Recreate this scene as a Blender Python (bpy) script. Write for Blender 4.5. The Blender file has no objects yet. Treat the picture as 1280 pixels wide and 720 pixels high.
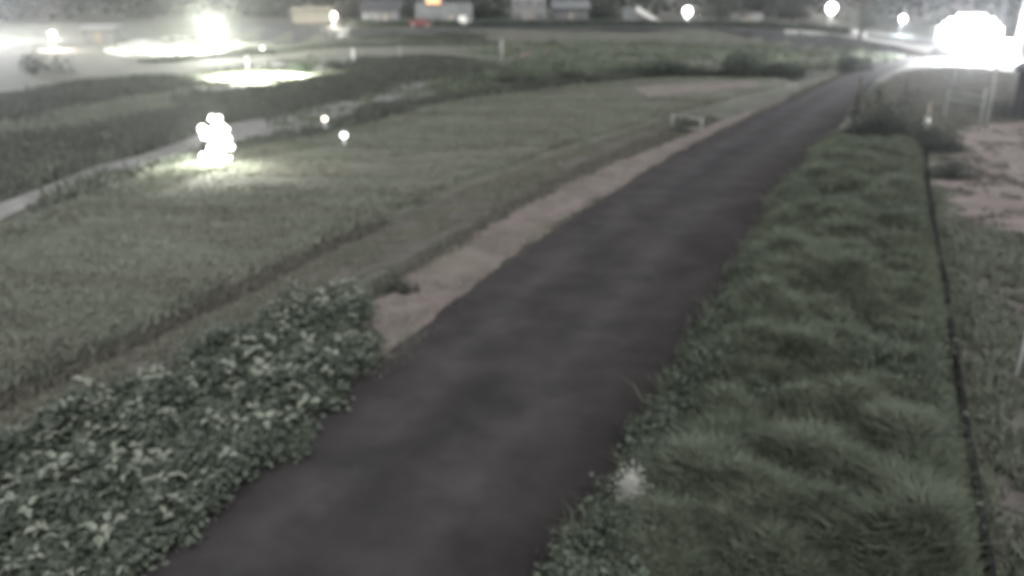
import bpy, bmesh, math, random
import numpy as np
from mathutils import Vector, Matrix

R = math.radians
random.seed(7)
rng = np.random.default_rng(7)
S = bpy.context.scene
C = S.collection

# ---------------------------------------------------------------- camera
F, Y0, H = 1050.0, 2.0, 6.0            # focal length in photo pixels, horizon row, camera height (m)
PITCH = math.atan((360 - Y0) / F)
cam = bpy.data.cameras.new('camera')
cam.sensor_width = 36.0
cam.lens = 36.0 * F / 1280.0
cam.clip_start, cam.clip_end = 0.1, 6000
cam.dof.use_dof = True                 # the surveillance camera is a little out of focus
cam.dof.focus_distance = 2.2
cam.dof.aperture_fstop = 1.75
co = bpy.data.objects.new('camera', cam)
C.objects.link(co)
co.location = (0, 0, H)
co.rotation_euler = (math.pi / 2 - PITCH, 0, 0)
S.camera = co

# ---------------------------------------------------------------- world, sun, exposure
SUN_EL, SUN_AZ = R(48), R(160)
w = bpy.data.worlds.new('World')
S.world = w
w.use_nodes = True
nt = w.node_tree
nt.nodes.clear()
sky = nt.nodes.new('ShaderNodeTexSky')
sky.sky_type = 'NISHITA'
sky.sun_disc = False
sky.sun_elevation = SUN_EL
sky.sun_rotation = SUN_AZ
sky.dust_density = 4.0
hs = nt.nodes.new('ShaderNodeHueSaturation')
hs.inputs['Saturation'].default_value = 0.22
bg = nt.nodes.new('ShaderNodeBackground')
bg.inputs['Strength'].default_value = 0.10
wo = nt.nodes.new('ShaderNodeOutputWorld')
nt.links.new(sky.outputs[0], hs.inputs['Color'])
nt.links.new(hs.outputs[0], bg.inputs['Color'])
nt.links.new(bg.outputs[0], wo.inputs['Surface'])
sl = bpy.data.lights.new('sun', 'SUN')
sl.energy = 0.8
sl.angle = R(25)
sl.color = (1.0, 0.97, 0.93)
so = bpy.data.objects.new('sun', sl)
C.objects.link(so)
so.rotation_euler = (math.pi / 2 - SUN_EL, 0, math.pi - SUN_AZ)
S.view_settings.view_transform = 'Standard'
S.view_settings.look = 'None'
S.view_settings.gamma = 1.0
S.view_settings.use_curve_mapping = False
S.view_settings.exposure = 0.7
S.cycles.use_denoising = True
S.cycles.max_bounces = 2
S.cycles.volume_bounces = 0
S.cycles.transparent_max_bounces = 4
S.cycles.filter_width = 2.0
LAMP = 1.0                              # common scale of the lit lamps

# ---------------------------------------------------------------- terrain in world space
cp, sp = math.cos(PITCH), math.sin(PITCH)
def ray(px, py):
    a, b = (px - 640) / F, (360 - py) / F
    return (a, cp + b * sp, -sp + b * cp)
def G(px, py, z=0.0):
    d = ray(px, py)
    k = (z - H) / d[2]
    return np.array((d[0] * k, d[1] * k, z))
def sst(t):
    t = np.clip(t, 0, 1)
    return t * t * (3 - 2 * t)
def polar(pts, z=0.0):
    q = [G(x, y, z) for x, y in pts]
    th = [math.atan2(p[0], p[1]) for p in q]
    r = [math.hypot(p[0], p[1]) for p in q]
    o = np.argsort(th)
    return np.array(th)[o], np.array(r)[o]
EDGE = [(-300, 400), (0, 290), (200, 215), (430, 165), (560, 130), (700, 110), (830, 98), (1000, 98), (1080, 84)]
FARE = [(-400, 60), (0, 42), (250, 42), (430, 50), (600, 48), (800, 47), (930, 50), (1000, 56), (1080, 68), (1140, 76)]
eth, er = polar(EDGE)
fth, fr = polar(FARE)
_a = lambda px: float(polar([(px, 90)])[0][0])
A0, A1, A2 = _a(1000), _a(1085), _a(1140)
def zt(x, y):
    """height of the land: levee top at 0, river terrace lower, far levee higher"""
    x, y = np.asarray(x, float), np.asarray(y, float)
    r, th = np.hypot(x, y), np.arctan2(x, y)
    Re, Rf = np.interp(th, eth, er), np.interp(th, fth, fr)
    da = 1 - sst((th - A0) / (A1 - A0))
    fa = 1 - sst((th - A0) / (A2 - A0))
    back = 1 - sst((np.abs(th) - 0.9) / 0.5)
    Rf = np.maximum(Rf, Re + 6)
    z = -0.8 * da * sst((r - Re) / 4) * back
    z = z + (0.8 * da + 1.5 * fa) * sst((r - Rf) / 12) * back
    z = z + 26 * sst((r - 420) / 500) * (0.75 + 0.25 * np.sin(th * 9 + 1) + 0.15 * np.sin(th * 23))
    return z
def GT(px, py, dz=0.0):
    z = 0.0
    for _ in range(40):
        p = G(px, py, min(z, 5.0))
        z = 0.5 * z + 0.5 * (float(zt(p[0], p[1])) + dz)
    return np.array((p[0], p[1], float(zt(p[0], p[1]))))

# ---------------------------------------------------------------- materials
MATS = {}
def mat(name, col, col2=None, scale=1.0, rough=0.9, bump=0.0, stretch=(1, 1, 1), emit=0.0, detail=6.0, metal=0.0, attr=False, col3=None, scale3=0.1, spec=0.2):
    if name in MATS:
        return MATS[name]
    m = bpy.data.materials.new(name)
    m.use_nodes = True
    n, l = m.node_tree.nodes, m.node_tree.links
    b = n['Principled BSDF']
    b.inputs['Roughness'].default_value = rough
    b.inputs['Metallic'].default_value = metal
    b.inputs['Specular IOR Level'].default_value = spec
    geo = n.new('ShaderNodeNewGeometry')
    mp = n.new('ShaderNodeMapping')
    mp.inputs['Scale'].default_value = stretch
    l.new(geo.outputs['Position'], mp.inputs['Vector'])
    def noise(sc, det):
        t = n.new('ShaderNodeTexNoise')
        t.inputs['Scale'].default_value = sc
        t.inputs['Detail'].default_value = det
        t.inputs['Roughness'].default_value = 0.65
        l.new(mp.outputs[0], t.inputs['Vector'])
        return t
    def ramp(src, lo, hi):
        r = n.new('ShaderNodeMapRange')
        r.inputs['From Min'].default_value, r.inputs['From Max'].default_value = lo, hi
        l.new(src, r.inputs['Value'])
        return r.outputs[0]
    def mix(f, a, bb, mode='MIX'):
        x = n.new('ShaderNodeMix')
        x.data_type = 'RGBA'
        x.blend_type = mode
        for s, v in ((x.inputs[0], f), (x.inputs[6], a), (x.inputs[7], bb)):
            if hasattr(v, 'links'):
                l.new(v, s)
            else:
                s.default_value = v if isinstance(v, float) else (*v, 1)
        return x.outputs[2]
    out = None
    if col2 is not None:
        t = noise(scale, detail)
        out = mix(ramp(t.outputs[0], 0.35, 0.65), col, col2)
        if col3 is not None:
            t3 = noise(scale3, 4.0)
            out = mix(ramp(t3.outputs[0], 0.45, 0.7), out, col3)
        if bump:
            bp = n.new('ShaderNodeBump')
            bp.inputs['Strength'].default_value = bump
            bp.inputs['Distance'].default_value = 0.05
            l.new(t.outputs[0], bp.inputs['Height'])
            l.new(bp.outputs[0], b.inputs['Normal'])
    if attr:
        at = n.new('ShaderNodeAttribute')
        at.attribute_name = 'tone'
        out = mix(ramp(at.outputs['Fac'], 0.0, 1.0), col, col2)
    if out is not None:
        l.new(out, b.inputs['Base Color'])
    else:
        b.inputs['Base Color'].default_value = (*col, 1)
    if emit:
        b.inputs['Emission Color'].default_value = (*col, 1)
        b.inputs['Emission Strength'].default_value = emit
    MATS[name] = m
    return m

M_GRASSGROUND = mat('ground_soil_grass', (0.075, 0.08, 0.066), (0.125, 0.13, 0.11), 0.5, stretch=(1, 1, 1), bump=0.4, col3=(0.11, 0.105, 0.09), scale3=0.06)
M_MEADOW = mat('meadow_turf', (0.088, 0.096, 0.077), (0.17, 0.18, 0.15), 0.7, stretch=(0.6, 1.4, 1), bump=0.5, col3=(0.12, 0.112, 0.093), scale3=0.16)
M_ROAD = mat('asphalt', (0.032, 0.031, 0.032), (0.054, 0.051, 0.0525), 0.7, rough=0.95, bump=0.2, detail=12, spec=0.08)
M_DRY = mat('dry_verge', (0.138, 0.119, 0.114), (0.205, 0.177, 0.17), 1.6, bump=0.5, col3=(0.16, 0.15, 0.12), scale3=0.35)
M_TRACK = mat('bare_track', (0.09, 0.082, 0.076), (0.125, 0.114, 0.106), 1.2, bump=0.6, col3=(0.095, 0.1, 0.08), scale3=0.4)
M_PATH = mat('pale_gravel', (0.12, 0.122, 0.12), (0.22, 0.22, 0.216), 0.9, bump=0.4)
M_CONC = mat('yard_concrete', (0.42, 0.42, 0.4), (0.55, 0.54, 0.52), 0.4, bump=0.2)
M_DIRT = mat('pink_dirt', (0.17, 0.146, 0.14), (0.245, 0.21, 0.202), 0.9, stretch=(0.7, 2.2, 1), bump=0.5, col3=(0.13, 0.115, 0.1), scale3=0.4)
M_WATER = mat('pool_water', (0.05, 0.055, 0.06), rough=0.08, spec=0.5)
M_BLADE = mat('grass_blade', (0.08, 0.092, 0.07), (0.2, 0.213, 0.172), attr=True, rough=0.75)
M_TALL = mat('tall_grass_blade', (0.042, 0.054, 0.038), (0.15, 0.168, 0.125), attr=True, rough=0.75)
M_DITCH = mat('ditch_blade', (0.055, 0.056, 0.047), (0.14, 0.135, 0.115), attr=True, rough=0.8)
M_DITCH2 = mat('worn_blade', (0.085, 0.085, 0.068), (0.17, 0.165, 0.138), attr=True, rough=0.8)
M_TRACKGRASS = mat('track_blade', (0.082, 0.086, 0.068), (0.18, 0.184, 0.15), attr=True, rough=0.8)
M_DRYBLADE = mat('dry_blade', (0.1, 0.095, 0.082), (0.21, 0.19, 0.174), attr=True, rough=0.85)
M_WEED = mat('weed_leaf', (0.042, 0.054, 0.042), (0.108, 0.127, 0.1), attr=True, rough=0.55)
M_WEED2 = mat('verge_weed_leaf', (0.034, 0.046, 0.036), (0.11, 0.13, 0.1), attr=True, rough=0.8, spec=0.1)
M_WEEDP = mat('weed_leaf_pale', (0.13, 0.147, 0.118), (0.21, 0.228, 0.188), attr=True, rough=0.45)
M_BUSH = mat('bush_leaf', (0.02, 0.027, 0.022), (0.065, 0.078, 0.064), attr=True, rough=0.7)
M_REED = mat('reed_blade', (0.035, 0.042, 0.036), (0.1, 0.11, 0.09), attr=True, rough=0.8)
M_WOOD = mat('bark', (0.06, 0.052, 0.045), (0.1, 0.09, 0.08), 3.0, bump=0.5)
M_STEEL = mat('galvanised', (0.42, 0.43, 0.44), (0.5, 0.51, 0.52), 4.0, rough=0.5, metal=0.3)
M_PALEPIPE = mat('pale_pipe', (0.2, 0.21, 0.2), (0.28, 0.29, 0.28), 5.0, rough=0.6)
M_WHITE = mat('white_paint', (0.5, 0.5, 0.49), (0.62, 0.62, 0.6), 2.0, rough=0.6)
M_OFFWHITE = mat('pale_render', (0.1, 0.104, 0.108), (0.15, 0.15, 0.155), 1.0, rough=0.85)
M_PALEWALL = mat('pale_wall', (0.15, 0.154, 0.158), (0.22, 0.22, 0.22), 0.6, rough=0.85)
M_CREAM = mat('cream_boards', (0.2, 0.185, 0.145), (0.26, 0.245, 0.2), 1.0, rough=0.8)
M_GREYWALL = mat('grey_wall', (0.12, 0.13, 0.135), (0.17, 0.18, 0.185), 1.0, rough=0.9)
M_DARKROOF = mat('dark_roof', (0.05, 0.052, 0.058), (0.08, 0.082, 0.088), 2.0, rough=0.8)
M_DARK = mat('dark_sheet', (0.022, 0.022, 0.025), (0.04, 0.04, 0.043), 2.0, rough=0.8)
M_BLACK = mat('black_rubber', (0.012, 0.012, 0.013), (0.024, 0.024, 0.025), 5.0, rough=0.95, spec=0.05)
M_GLASS = mat('window_glass', (0.03, 0.035, 0.04), rough=0.1, spec=0.6)
M_RED = mat('red_paint', (0.14, 0.04, 0.04), (0.17, 0.05, 0.05), 2.0, rough=0.5)
M_PINK = mat('faded_tarp', (0.2, 0.13, 0.13), (0.26, 0.17, 0.17), 2.0, rough=0.9)
M_TAN = mat('tan_wood', (0.22, 0.19, 0.155), (0.29, 0.25, 0.21), 3.0, rough=0.8)
M_LAMPW = mat('lamp_glow', (1.0, 0.98, 0.95), emit=6)
M_LAMPY = mat('lamp_glow_warm', (1.0, 0.88, 0.72), emit=6)
M_LENS = mat('flood_lens', (1.0, 1.0, 1.0), emit=2.2)
M_DULLGLASS = mat('dull_glass', (0.1, 0.105, 0.11), (0.14, 0.145, 0.15), 1.0, rough=0.3)
M_BULB = mat('bulb_glow', (1.0, 1.0, 0.9), emit=3.2)
M_ORANGE = mat('orange_lit_panel', (1.0, 0.5, 0.25), emit=0.3)
M_BAG = mat('bag_film', (0.14, 0.145, 0.135), (0.18, 0.18, 0.17), 6.0, rough=0.5)
M_FARGRASS = mat('far_bank_turf', (0.04, 0.041, 0.043), (0.075, 0.077, 0.08), 0.25, bump=0.3)

# ---------------------------------------------------------------- helpers
def tag(o, label=None, cat=None, group=None, kind=None):
    for k, v in (('label', label), ('category', cat), ('group', group), ('kind', kind)):
        if v:
            o[k] = v
    return o
def link(name, me, parent=None):
    o = bpy.data.objects.new(name, me)
    C.objects.link(o)
    o.parent = parent
    return o
def empty(name, loc, rz=0.0):
    o = bpy.data.objects.new(name, None)
    C.objects.link(o)
    o.location = loc
    o.rotation_euler.z = rz
    return o
def fast_mesh(name, verts, faces_list, m, smooth=False, tone=None):
    """verts (N,3); faces_list: list of int arrays (K,n)"""
    me = bpy.data.meshes.new(name)
    v = np.ascontiguousarray(verts, dtype=np.float32)
    me.vertices.add(len(v))
    me.vertices.foreach_set('co', v.ravel())
    loops = np.concatenate([f.ravel() for f in faces_list]).astype(np.int32)
    tot = np.concatenate([np.full(len(f), f.shape[1]) for f in faces_list]).astype(np.int32)
    st = np.concatenate([[0], np.cumsum(tot)[:-1]]).astype(np.int32)
    me.loops.add(len(loops))
    me.loops.foreach_set('vertex_index', loops)
    me.polygons.add(len(tot))
    me.polygons.foreach_set('loop_start', st)
    me.polygons.foreach_set('loop_total', tot)
    me.polygons.foreach_set('use_smooth', np.full(len(tot), smooth))
    me.materials.append(m)
    me.update(calc_edges=True)
    if tone is not None:
        a = me.attributes.new('tone', 'FLOAT', 'POINT')
        a.data.foreach_set('value', np.ascontiguousarray(tone, dtype=np.float32))
    return me
def bm_mesh(name, bm, m, smooth=False):
    me = bpy.data.meshes.new(name)
    bm.normal_update()
    bm.to_mesh(me)
    bm.free()
    me.materials.append(m)
    if smooth:
        for p in me.polygons:
            p.use_smooth = True
    return me
def box_bm(bm, lo, hi, bev=0.0):
    x0, y0, z0 = lo
    x1, y1, z1 = hi
    g = bmesh.ops.create_cube(bm, size=1.0)['verts']
    bmesh.ops.scale(bm, vec=(x1 - x0, y1 - y0, z1 - z0), verts=g)
    bmesh.ops.translate(bm, vec=((x0 + x1) / 2, (y0 + y1) / 2, (z0 + z1) / 2), verts=g)
    if bev:
        es = list({e for v in g for e in v.link_edges})
        bmesh.ops.bevel(bm, geom=es, offset=bev, segments=2, affect='EDGES')
def tube_bm(bm, pts, rad, n=8, cap=True):
    pts = [Vector(p) for p in pts]
    if not hasattr(rad, '__len__'):
        rad = [rad] * len(pts)
    rings = []
    for i, p in enumerate(pts):
        d = (pts[min(i + 1, len(pts) - 1)] - pts[max(i - 1, 0)]).normalized()
        u = d.cross(Vector((0, 0, 1)))
        if u.length < 1e-3:
            u = Vector((1, 0, 0))
        u.normalize()
        v = d.cross(u).normalized()
        rings.append([bm.verts.new(p + rad[i] * (u * math.cos(2 * math.pi * k / n) + v * math.sin(2 * math.pi * k / n))) for k in range(n)])
    for a, b in zip(rings[:-1], rings[1:]):
        for k in range(n):
            bm.faces.new((a[k], a[(k + 1) % n], b[(k + 1) % n], b[k]))
    if cap:
        bm.faces.new(rings[0][::-1])
        bm.faces.new(rings[-1])
def box(name, lo, hi, m, parent=None, bev=0.0):
    bm = bmesh.new()
    box_bm(bm, lo, hi, bev)
    return link(name, bm_mesh(name, bm, m), parent)
def tube(name, pts, rad, m, parent=None, n=8):
    bm = bmesh.new()
    tube_bm(bm, pts, rad, n)
    return link(name, bm_mesh(name, bm, m, True), parent)
def lathe(name, prof, m, parent=None, n=20, at=(0, 0, 0)):
    bm = bmesh.new()
    rings = []
    for r, z in prof:
        rings.append([bm.verts.new((at[0] + max(r, 1e-3) * math.cos(2 * math.pi * k / n), at[1] + max(r, 1e-3) * math.sin(2 * math.pi * k / n), at[2] + z)) for k in range(n)])
    for a, b in zip(rings[:-1], rings[1:]):
        for k in range(n):
            bm.faces.new((a[k], a[(k + 1) % n], b[(k + 1) % n], b[k]))
    bm.faces.new(rings[0][::-1])
    bm.faces.new(rings[-1])
    return link(name, bm_mesh(name, bm, m, True), parent)
def point_light(name, loc, power, col, parent=None, rad=0.25, cone=155):
    l = bpy.data.lights.new(name, 'SPOT' if cone else 'POINT')
    if cone:
        l.spot_size = R(cone)
        l.spot_blend = 0.5
    l.energy = power * LAMP
    l.color = col
    l.shadow_soft_size = rad
    o = bpy.data.objects.new(name, l)
    C.objects.link(o)
    o.parent = parent
    o.location = loc
    return o
def resample(pts, n):
    pts = np.array(pts, float)
    d = np.concatenate([[0], np.cumsum(np.hypot(*np.diff(pts[:, :2], axis=0).T))])
    t = np.linspace(0, d[-1], n)
    return np.stack([np.interp(t, d, pts[:, k]) for k in range(pts.shape[1])], 1)
def smooth_line(pts, n):
    p = resample(pts, n)
    for _ in range(max(2, n // 25)):
        p[1:-1] = 0.25 * p[:-2] + 0.5 * p[1:-1] + 0.25 * p[2:]
    return p
def strip(name, left, right, m, n=120, k=8, dz=0.004, rag=0.15, kind='structure', label=None, prof=None, skirt=0.0):
    """a sheet between two ground lines, with slightly ragged edges"""
    L, Rr = smooth_line(left, n), smooth_line(right, n)
    jl = np.convolve(rng.normal(0, 1, n + 4), np.ones(3) / 3, 'same')[2:-2] * rag
    jr = np.convolve(rng.normal(0, 1, n + 4), np.ones(3) / 3, 'same')[2:-2] * rag
    across = Rr - L
    ln = np.maximum(np.hypot(across[:, 0], across[:, 1]), 0.3)[:, None]
    L2, R2 = L + across / ln * jl[:, None], Rr + across / ln * jr[:, None]
    u = np.linspace(0, 1, k)
    g = L2[:, None, :2] * (1 - u)[None, :, None] + R2[:, None, :2] * u[None, :, None]
    z = zt(g[..., 0], g[..., 1]) + dz
    if prof is not None:
        z = z + prof(u)[None, :]
    v = np.concatenate([g, z[..., None]], -1).reshape(-1, 3)
    i, j = np.meshgrid(np.arange(n - 1), np.arange(k - 1), indexing='ij')
    a = (i * k + j).ravel()
    f = np.stack([a, a + 1, a + k + 1, a + k], 1)
    # make it face up
    e1, e2 = v[f[0, 1]] - v[f[0, 0]], v[f[0, 3]] - v[f[0, 0]]
    if np.cross(e1, e2)[2] < 0:
        f = f[:, ::-1]
    o = link(name, fast_mesh(name, v, [f], m, True))
    o['kind'] = kind
    if label:
        o['label'] = label
    return o
def inpoly(x, y, poly):
    c = np.zeros(len(x), bool)
    px, py = np.array(poly)[:, 0], np.array(poly)[:, 1]
    j = len(px) - 1
    for i in range(len(px)):
        hit = ((py[i] > y) != (py[j] > y)) & (x < (px[j] - px[i]) * (y - py[i]) / (py[j] - py[i] + 1e-12) + px[i])
        c ^= hit
        j = i
    return c
def poly_of(pxs):
    return [GT(*p)[:2] for p in pxs]
def scatter(poly, n, power=0.0):
    """n random points in a ground polygon; more of them close by when power > 0"""
    p = np.array(poly)
    lo, hi = p.min(0), p.max(0)
    out = []
    got = 0
    rmin = max(5.0, np.hypot(*p.T).min())
    while got < n:
        q = rng.uniform(lo, hi, (max(2000, n), 2))
        keep = inpoly(q[:, 0], q[:, 1], poly)
        if power:
            keep &= rng.uniform(0, 1, len(q)) < (rmin / np.maximum(np.hypot(q[:, 0], q[:, 1]), rmin)) ** power
        q = q[keep]
        out.append(q)
        got += len(q)
    return np.concatenate(out)[:n]
_LAT = np.random.default_rng(11).uniform(0, 1, (256, 256))
def wave(x, y, s, seed=0.0):
    """smooth lumpy value noise in 0..1, lumps about s*2 metres across"""
    x, y = np.asarray(x, float), np.asarray(y, float)
    tot, amp, wsum = 0.0, 1.0, 0.0
    fx, fy = x / (1.6 * s) + seed * 17.3, y / (1.6 * s) + seed * 9.1
    for _ in range(3):
        ix, iy = np.floor(fx).astype(int), np.floor(fy).astype(int)
        u, v = fx - ix, fy - iy
        u, v = u * u * (3 - 2 * u), v * v * (3 - 2 * v)
        g = lambda a, b: _LAT[(ix + a) & 255, (iy + b) & 255]
        tot = tot + amp * ((g(0, 0) * (1 - u) + g(1, 0) * u) * (1 - v) + (g(0, 1) * (1 - u) + g(1, 1) * u) * v)
        wsum += amp
        amp *= 0.5
        fx, fy = fx * 2.03 + 5.2, fy * 2.03 + 1.3
    return np.clip((tot / wsum - 0.5) * 1.5 + 0.5, 0, 1)
def blades(name, pts, z, h, wd, m, lean=0.5, parent=None, tone=None):
    n = len(pts)
    a = rng.uniform(0, 2 * math.pi, n)
    b = rng.uniform(0, 2 * math.pi, n)
    side = np.stack([np.cos(a), np.sin(a), np.zeros(n)], 1) * (wd / 2)[:, None]
    ln = np.stack([np.cos(b), np.sin(b), np.zeros(n)], 1) * (h * lean * rng.uniform(0.2, 1.2, n))[:, None]
    base = np.concatenate([pts, np.broadcast_to(np.asarray(z, float).reshape(-1, 1), (n, 1))], 1)
    up = np.zeros((n, 3))
    up[:, 2] = h
    mid = base + up * 0.6 + ln * 0.35
    tip = base + up * rng.uniform(0.8, 1.0, n)[:, None] + ln
    v = np.stack([base - side, base + side, mid + side * 0.75, mid - side * 0.75, tip], 1).reshape(-1, 3)
    i = np.arange(n)[:, None] * 5
    q, t = i + np.array([[0, 1, 2, 3]]), i + np.array([[3, 2, 4]])
    if tone is None:
        tone = rng.uniform(0, 1, n)
    return link(name, fast_mesh(name, v, [q, t], m, False, np.repeat(tone, 5)), parent)
def leaf_mesh(name, cen, size, m, flat=0.6, tone=None, ratio=0.6):
    """folded diamond leaves, 2 triangles each"""
    n = len(cen)
    a = rng.uniform(0, 2 * math.pi, n)
    d = np.stack([np.cos(a), np.sin(a), rng.normal(-0.15, 0.4, n)], 1)
    d /= np.linalg.norm(d, axis=1)[:, None]
    up = np.stack([rng.normal(0, 1 - flat, n), rng.normal(0, 1 - flat, n), np.ones(n)], 1)
    s = np.cross(d, up)
    s /= np.linalg.norm(s, axis=1)[:, None]
    nn = np.cross(s, d)
    sz = size[:, None]
    v = np.stack([cen - d * sz * 0.5, cen + s * sz * 0.5 * ratio + nn * sz * 0.1, cen + d * sz * 0.5, cen - s * sz * 0.5 * ratio + nn * sz * 0.1], 1).reshape(-1, 3)
    i = np.arange(n)[:, None] * 4
    if tone is None:
        tone = rng.uniform(0, 1, n)
    return fast_mesh(name, v, [i + np.array([[0, 1, 2]]), i + np.array([[0, 2, 3]])], m, False, np.repeat(tone, 4))
def leaf_cloud(cx, cy, cz, rx, ry, rz_, n, lumps=6):
    """points near the surface of several lumps making one uneven crown"""
    c = rng.normal(0, 0.42, (lumps, 3))
    c[:, 2] = np.abs(c[:, 2]) * 0.6
    k = rng.integers(0, lumps, n)
    d = rng.normal(0, 1, (n, 3))
    d /= np.linalg.norm(d, axis=1)[:, None]
    rr = rng.uniform(0.3, 1.0, n) ** 0.5 * rng.uniform(0.38, 0.62, lumps)[k]
    p = c[k] + d * rr[:, None]
    p[:, 2] = np.abs(p[:, 2])
    return np.stack([cx + p[:, 0] * rx, cy + p[:, 1] * ry, cz + p[:, 2] * rz_], 1)

# ---------------------------------------------------------------- the setting
# one terrain sheet, polar about the camera's foot, out past the hills
NA, NR = 540, 150
th = np.linspace(-math.pi, math.pi, NA + 1)[:-1]
# finer inside the view
tt = np.linspace(-1, 1, NA + 1)[:-1]
th = math.pi * (0.35 * tt + 0.65 * tt ** 3)
rr = np.concatenate([[0.0], np.geomspace(2.0, 3500, NR - 1)])
gx, gy = rr[None, :] * np.sin(th)[:, None], rr[None, :] * np.cos(th)[:, None]
gz = zt(gx, gy) - 0.03
v = np.stack([gx, gy, gz], -1).reshape(-1, 3)
i, j = np.meshgrid(np.arange(NA), np.arange(NR - 1), indexing='ij')
i2 = (i + 1) % NA
f = np.stack([i * NR + j, i * NR + j + 1, i2 * NR + j + 1, i2 * NR + j], -1).reshape(-1, 4)[:, ::-1]
gr = link('ground', fast_mesh('ground', v, [f], M_GRASSGROUND, True))
gr['kind'] = 'structure'

ROAD_L = [(15, 860), (150, 720), (340, 575), (540, 400), (680, 295), (830, 200), (960, 135), (1060, 92), (1110, 76), (1165, 66)]
ROAD_R = [(700, 860), (725, 720), (785, 600), (875, 450), (942, 320), (985, 235), (1046, 162), (1098, 97), (1140, 78), (1200, 66)]
rl, rr_ = [GT(*p) for p in ROAD_L], [GT(*p) for p in ROAD_R]
strip('road', rl, rr_, M_ROAD, n=260, k=12, dz=0.012, rag=0.1)
def road_wear_shade():
    """worn wheel lanes, a brownish right margin darkened for grass shade and long streaks, in the road's own across/along coordinates"""
    me = bpy.data.objects['road'].data
    n, k = 260, 12
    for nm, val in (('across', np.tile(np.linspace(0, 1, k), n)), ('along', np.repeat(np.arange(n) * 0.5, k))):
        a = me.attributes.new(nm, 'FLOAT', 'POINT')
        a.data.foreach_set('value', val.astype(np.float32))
    nd, l = M_ROAD.node_tree.nodes, M_ROAD.node_tree.links
    b = nd['Principled BSDF']
    src = b.inputs['Base Color'].links[0].from_socket
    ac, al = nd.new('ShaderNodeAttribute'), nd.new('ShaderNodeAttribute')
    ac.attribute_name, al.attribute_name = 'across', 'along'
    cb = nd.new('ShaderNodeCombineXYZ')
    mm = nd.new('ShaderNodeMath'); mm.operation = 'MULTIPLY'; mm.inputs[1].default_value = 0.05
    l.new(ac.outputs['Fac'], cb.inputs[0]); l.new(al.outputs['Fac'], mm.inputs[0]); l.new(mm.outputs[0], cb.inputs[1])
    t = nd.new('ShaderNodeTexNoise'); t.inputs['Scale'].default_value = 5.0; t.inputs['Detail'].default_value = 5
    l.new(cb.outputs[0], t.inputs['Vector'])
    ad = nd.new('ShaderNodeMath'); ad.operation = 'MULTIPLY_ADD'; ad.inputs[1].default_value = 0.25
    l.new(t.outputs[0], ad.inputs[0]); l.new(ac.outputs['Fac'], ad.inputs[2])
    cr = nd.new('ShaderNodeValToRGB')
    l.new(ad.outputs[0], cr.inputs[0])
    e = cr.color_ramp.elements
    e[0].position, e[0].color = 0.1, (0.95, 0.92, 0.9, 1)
    e[1].position, e[1].color = 1.1, (0.7, 0.67, 0.65, 1)  # right margin darkened to stand for shade from the grass
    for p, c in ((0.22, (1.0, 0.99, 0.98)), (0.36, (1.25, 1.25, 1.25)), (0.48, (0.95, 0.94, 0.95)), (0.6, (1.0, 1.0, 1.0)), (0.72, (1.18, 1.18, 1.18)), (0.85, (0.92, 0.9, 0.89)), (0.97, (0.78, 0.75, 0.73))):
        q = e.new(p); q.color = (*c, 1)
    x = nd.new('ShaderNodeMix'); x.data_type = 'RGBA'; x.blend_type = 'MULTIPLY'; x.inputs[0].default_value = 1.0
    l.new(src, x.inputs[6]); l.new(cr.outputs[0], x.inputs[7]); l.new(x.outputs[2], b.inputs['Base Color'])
road_wear_shade()

TAN_L = [(432, 436), (448, 405), (528, 332), (690, 236), (824, 183), (900, 152), (960, 130)]
TAN_R = [(470, 462), (512, 425), (566, 378), (696, 284), (842, 192), (944, 142), (990, 122)]
strip('dry_verge', [GT(*p) for p in TAN_L], [GT(*p) for p in TAN_R], M_DRY, n=160, k=6, dz=0.006, rag=0.25)
TRK_L = [(-220, 600), (0, 500), (200, 412), (400, 312), (560, 242), (700, 192), (800, 156), (860, 140)]
TRK_R = [(-150, 650), (0, 566), (150, 490), (420, 365), (530, 312), (640, 262), (770, 205), (890, 152)]
strip('bare_track', [GT(*p) for p in TRK_L], [GT(*p) for p in TRK_R], M_TRACK, n=160, k=6, dz=0.0, rag=0.2)
MEA_F = [(-500, 470), (-300, 400), (0, 291), (200, 216), (430, 166), (560, 131), (700, 111), (830, 99), (960, 98)]
MEA_N = [(-420, 700), (-220, 600), (0, 500), (200, 412), (400, 312), (560, 242), (700, 192), (830, 150), (1000, 108)]
def mprof(u):
    return 0.22 * sst(u / 0.06) * (1 - sst((u - 0.75) / 0.25))
mea_n, mea_f = [G(*p) for p in MEA_N], [G(*p) for p in MEA_F]
strip('meadow', mea_n, mea_f, M_MEADOW, n=200, k=34, dz=0.0, rag=0.12, prof=mprof)
PATH_A = [(-120, 305), (0, 255), (60, 232), (120, 208), (180, 194), (225, 178), (262, 160), (330, 148), (400, 134), (450, 112), (540, 96)]
PATH_B = [(-120, 330), (0, 276), (60, 247), (120, 223), (180, 208), (232, 192), (270, 180), (340, 172), (420, 158), (490, 128), (548, 99)]
strip('path', [GT(*p) for p in PATH_A], [GT(*p) for p in PATH_B], M_PATH, n=140, k=6, dz=0.03, rag=0.1)
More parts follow.
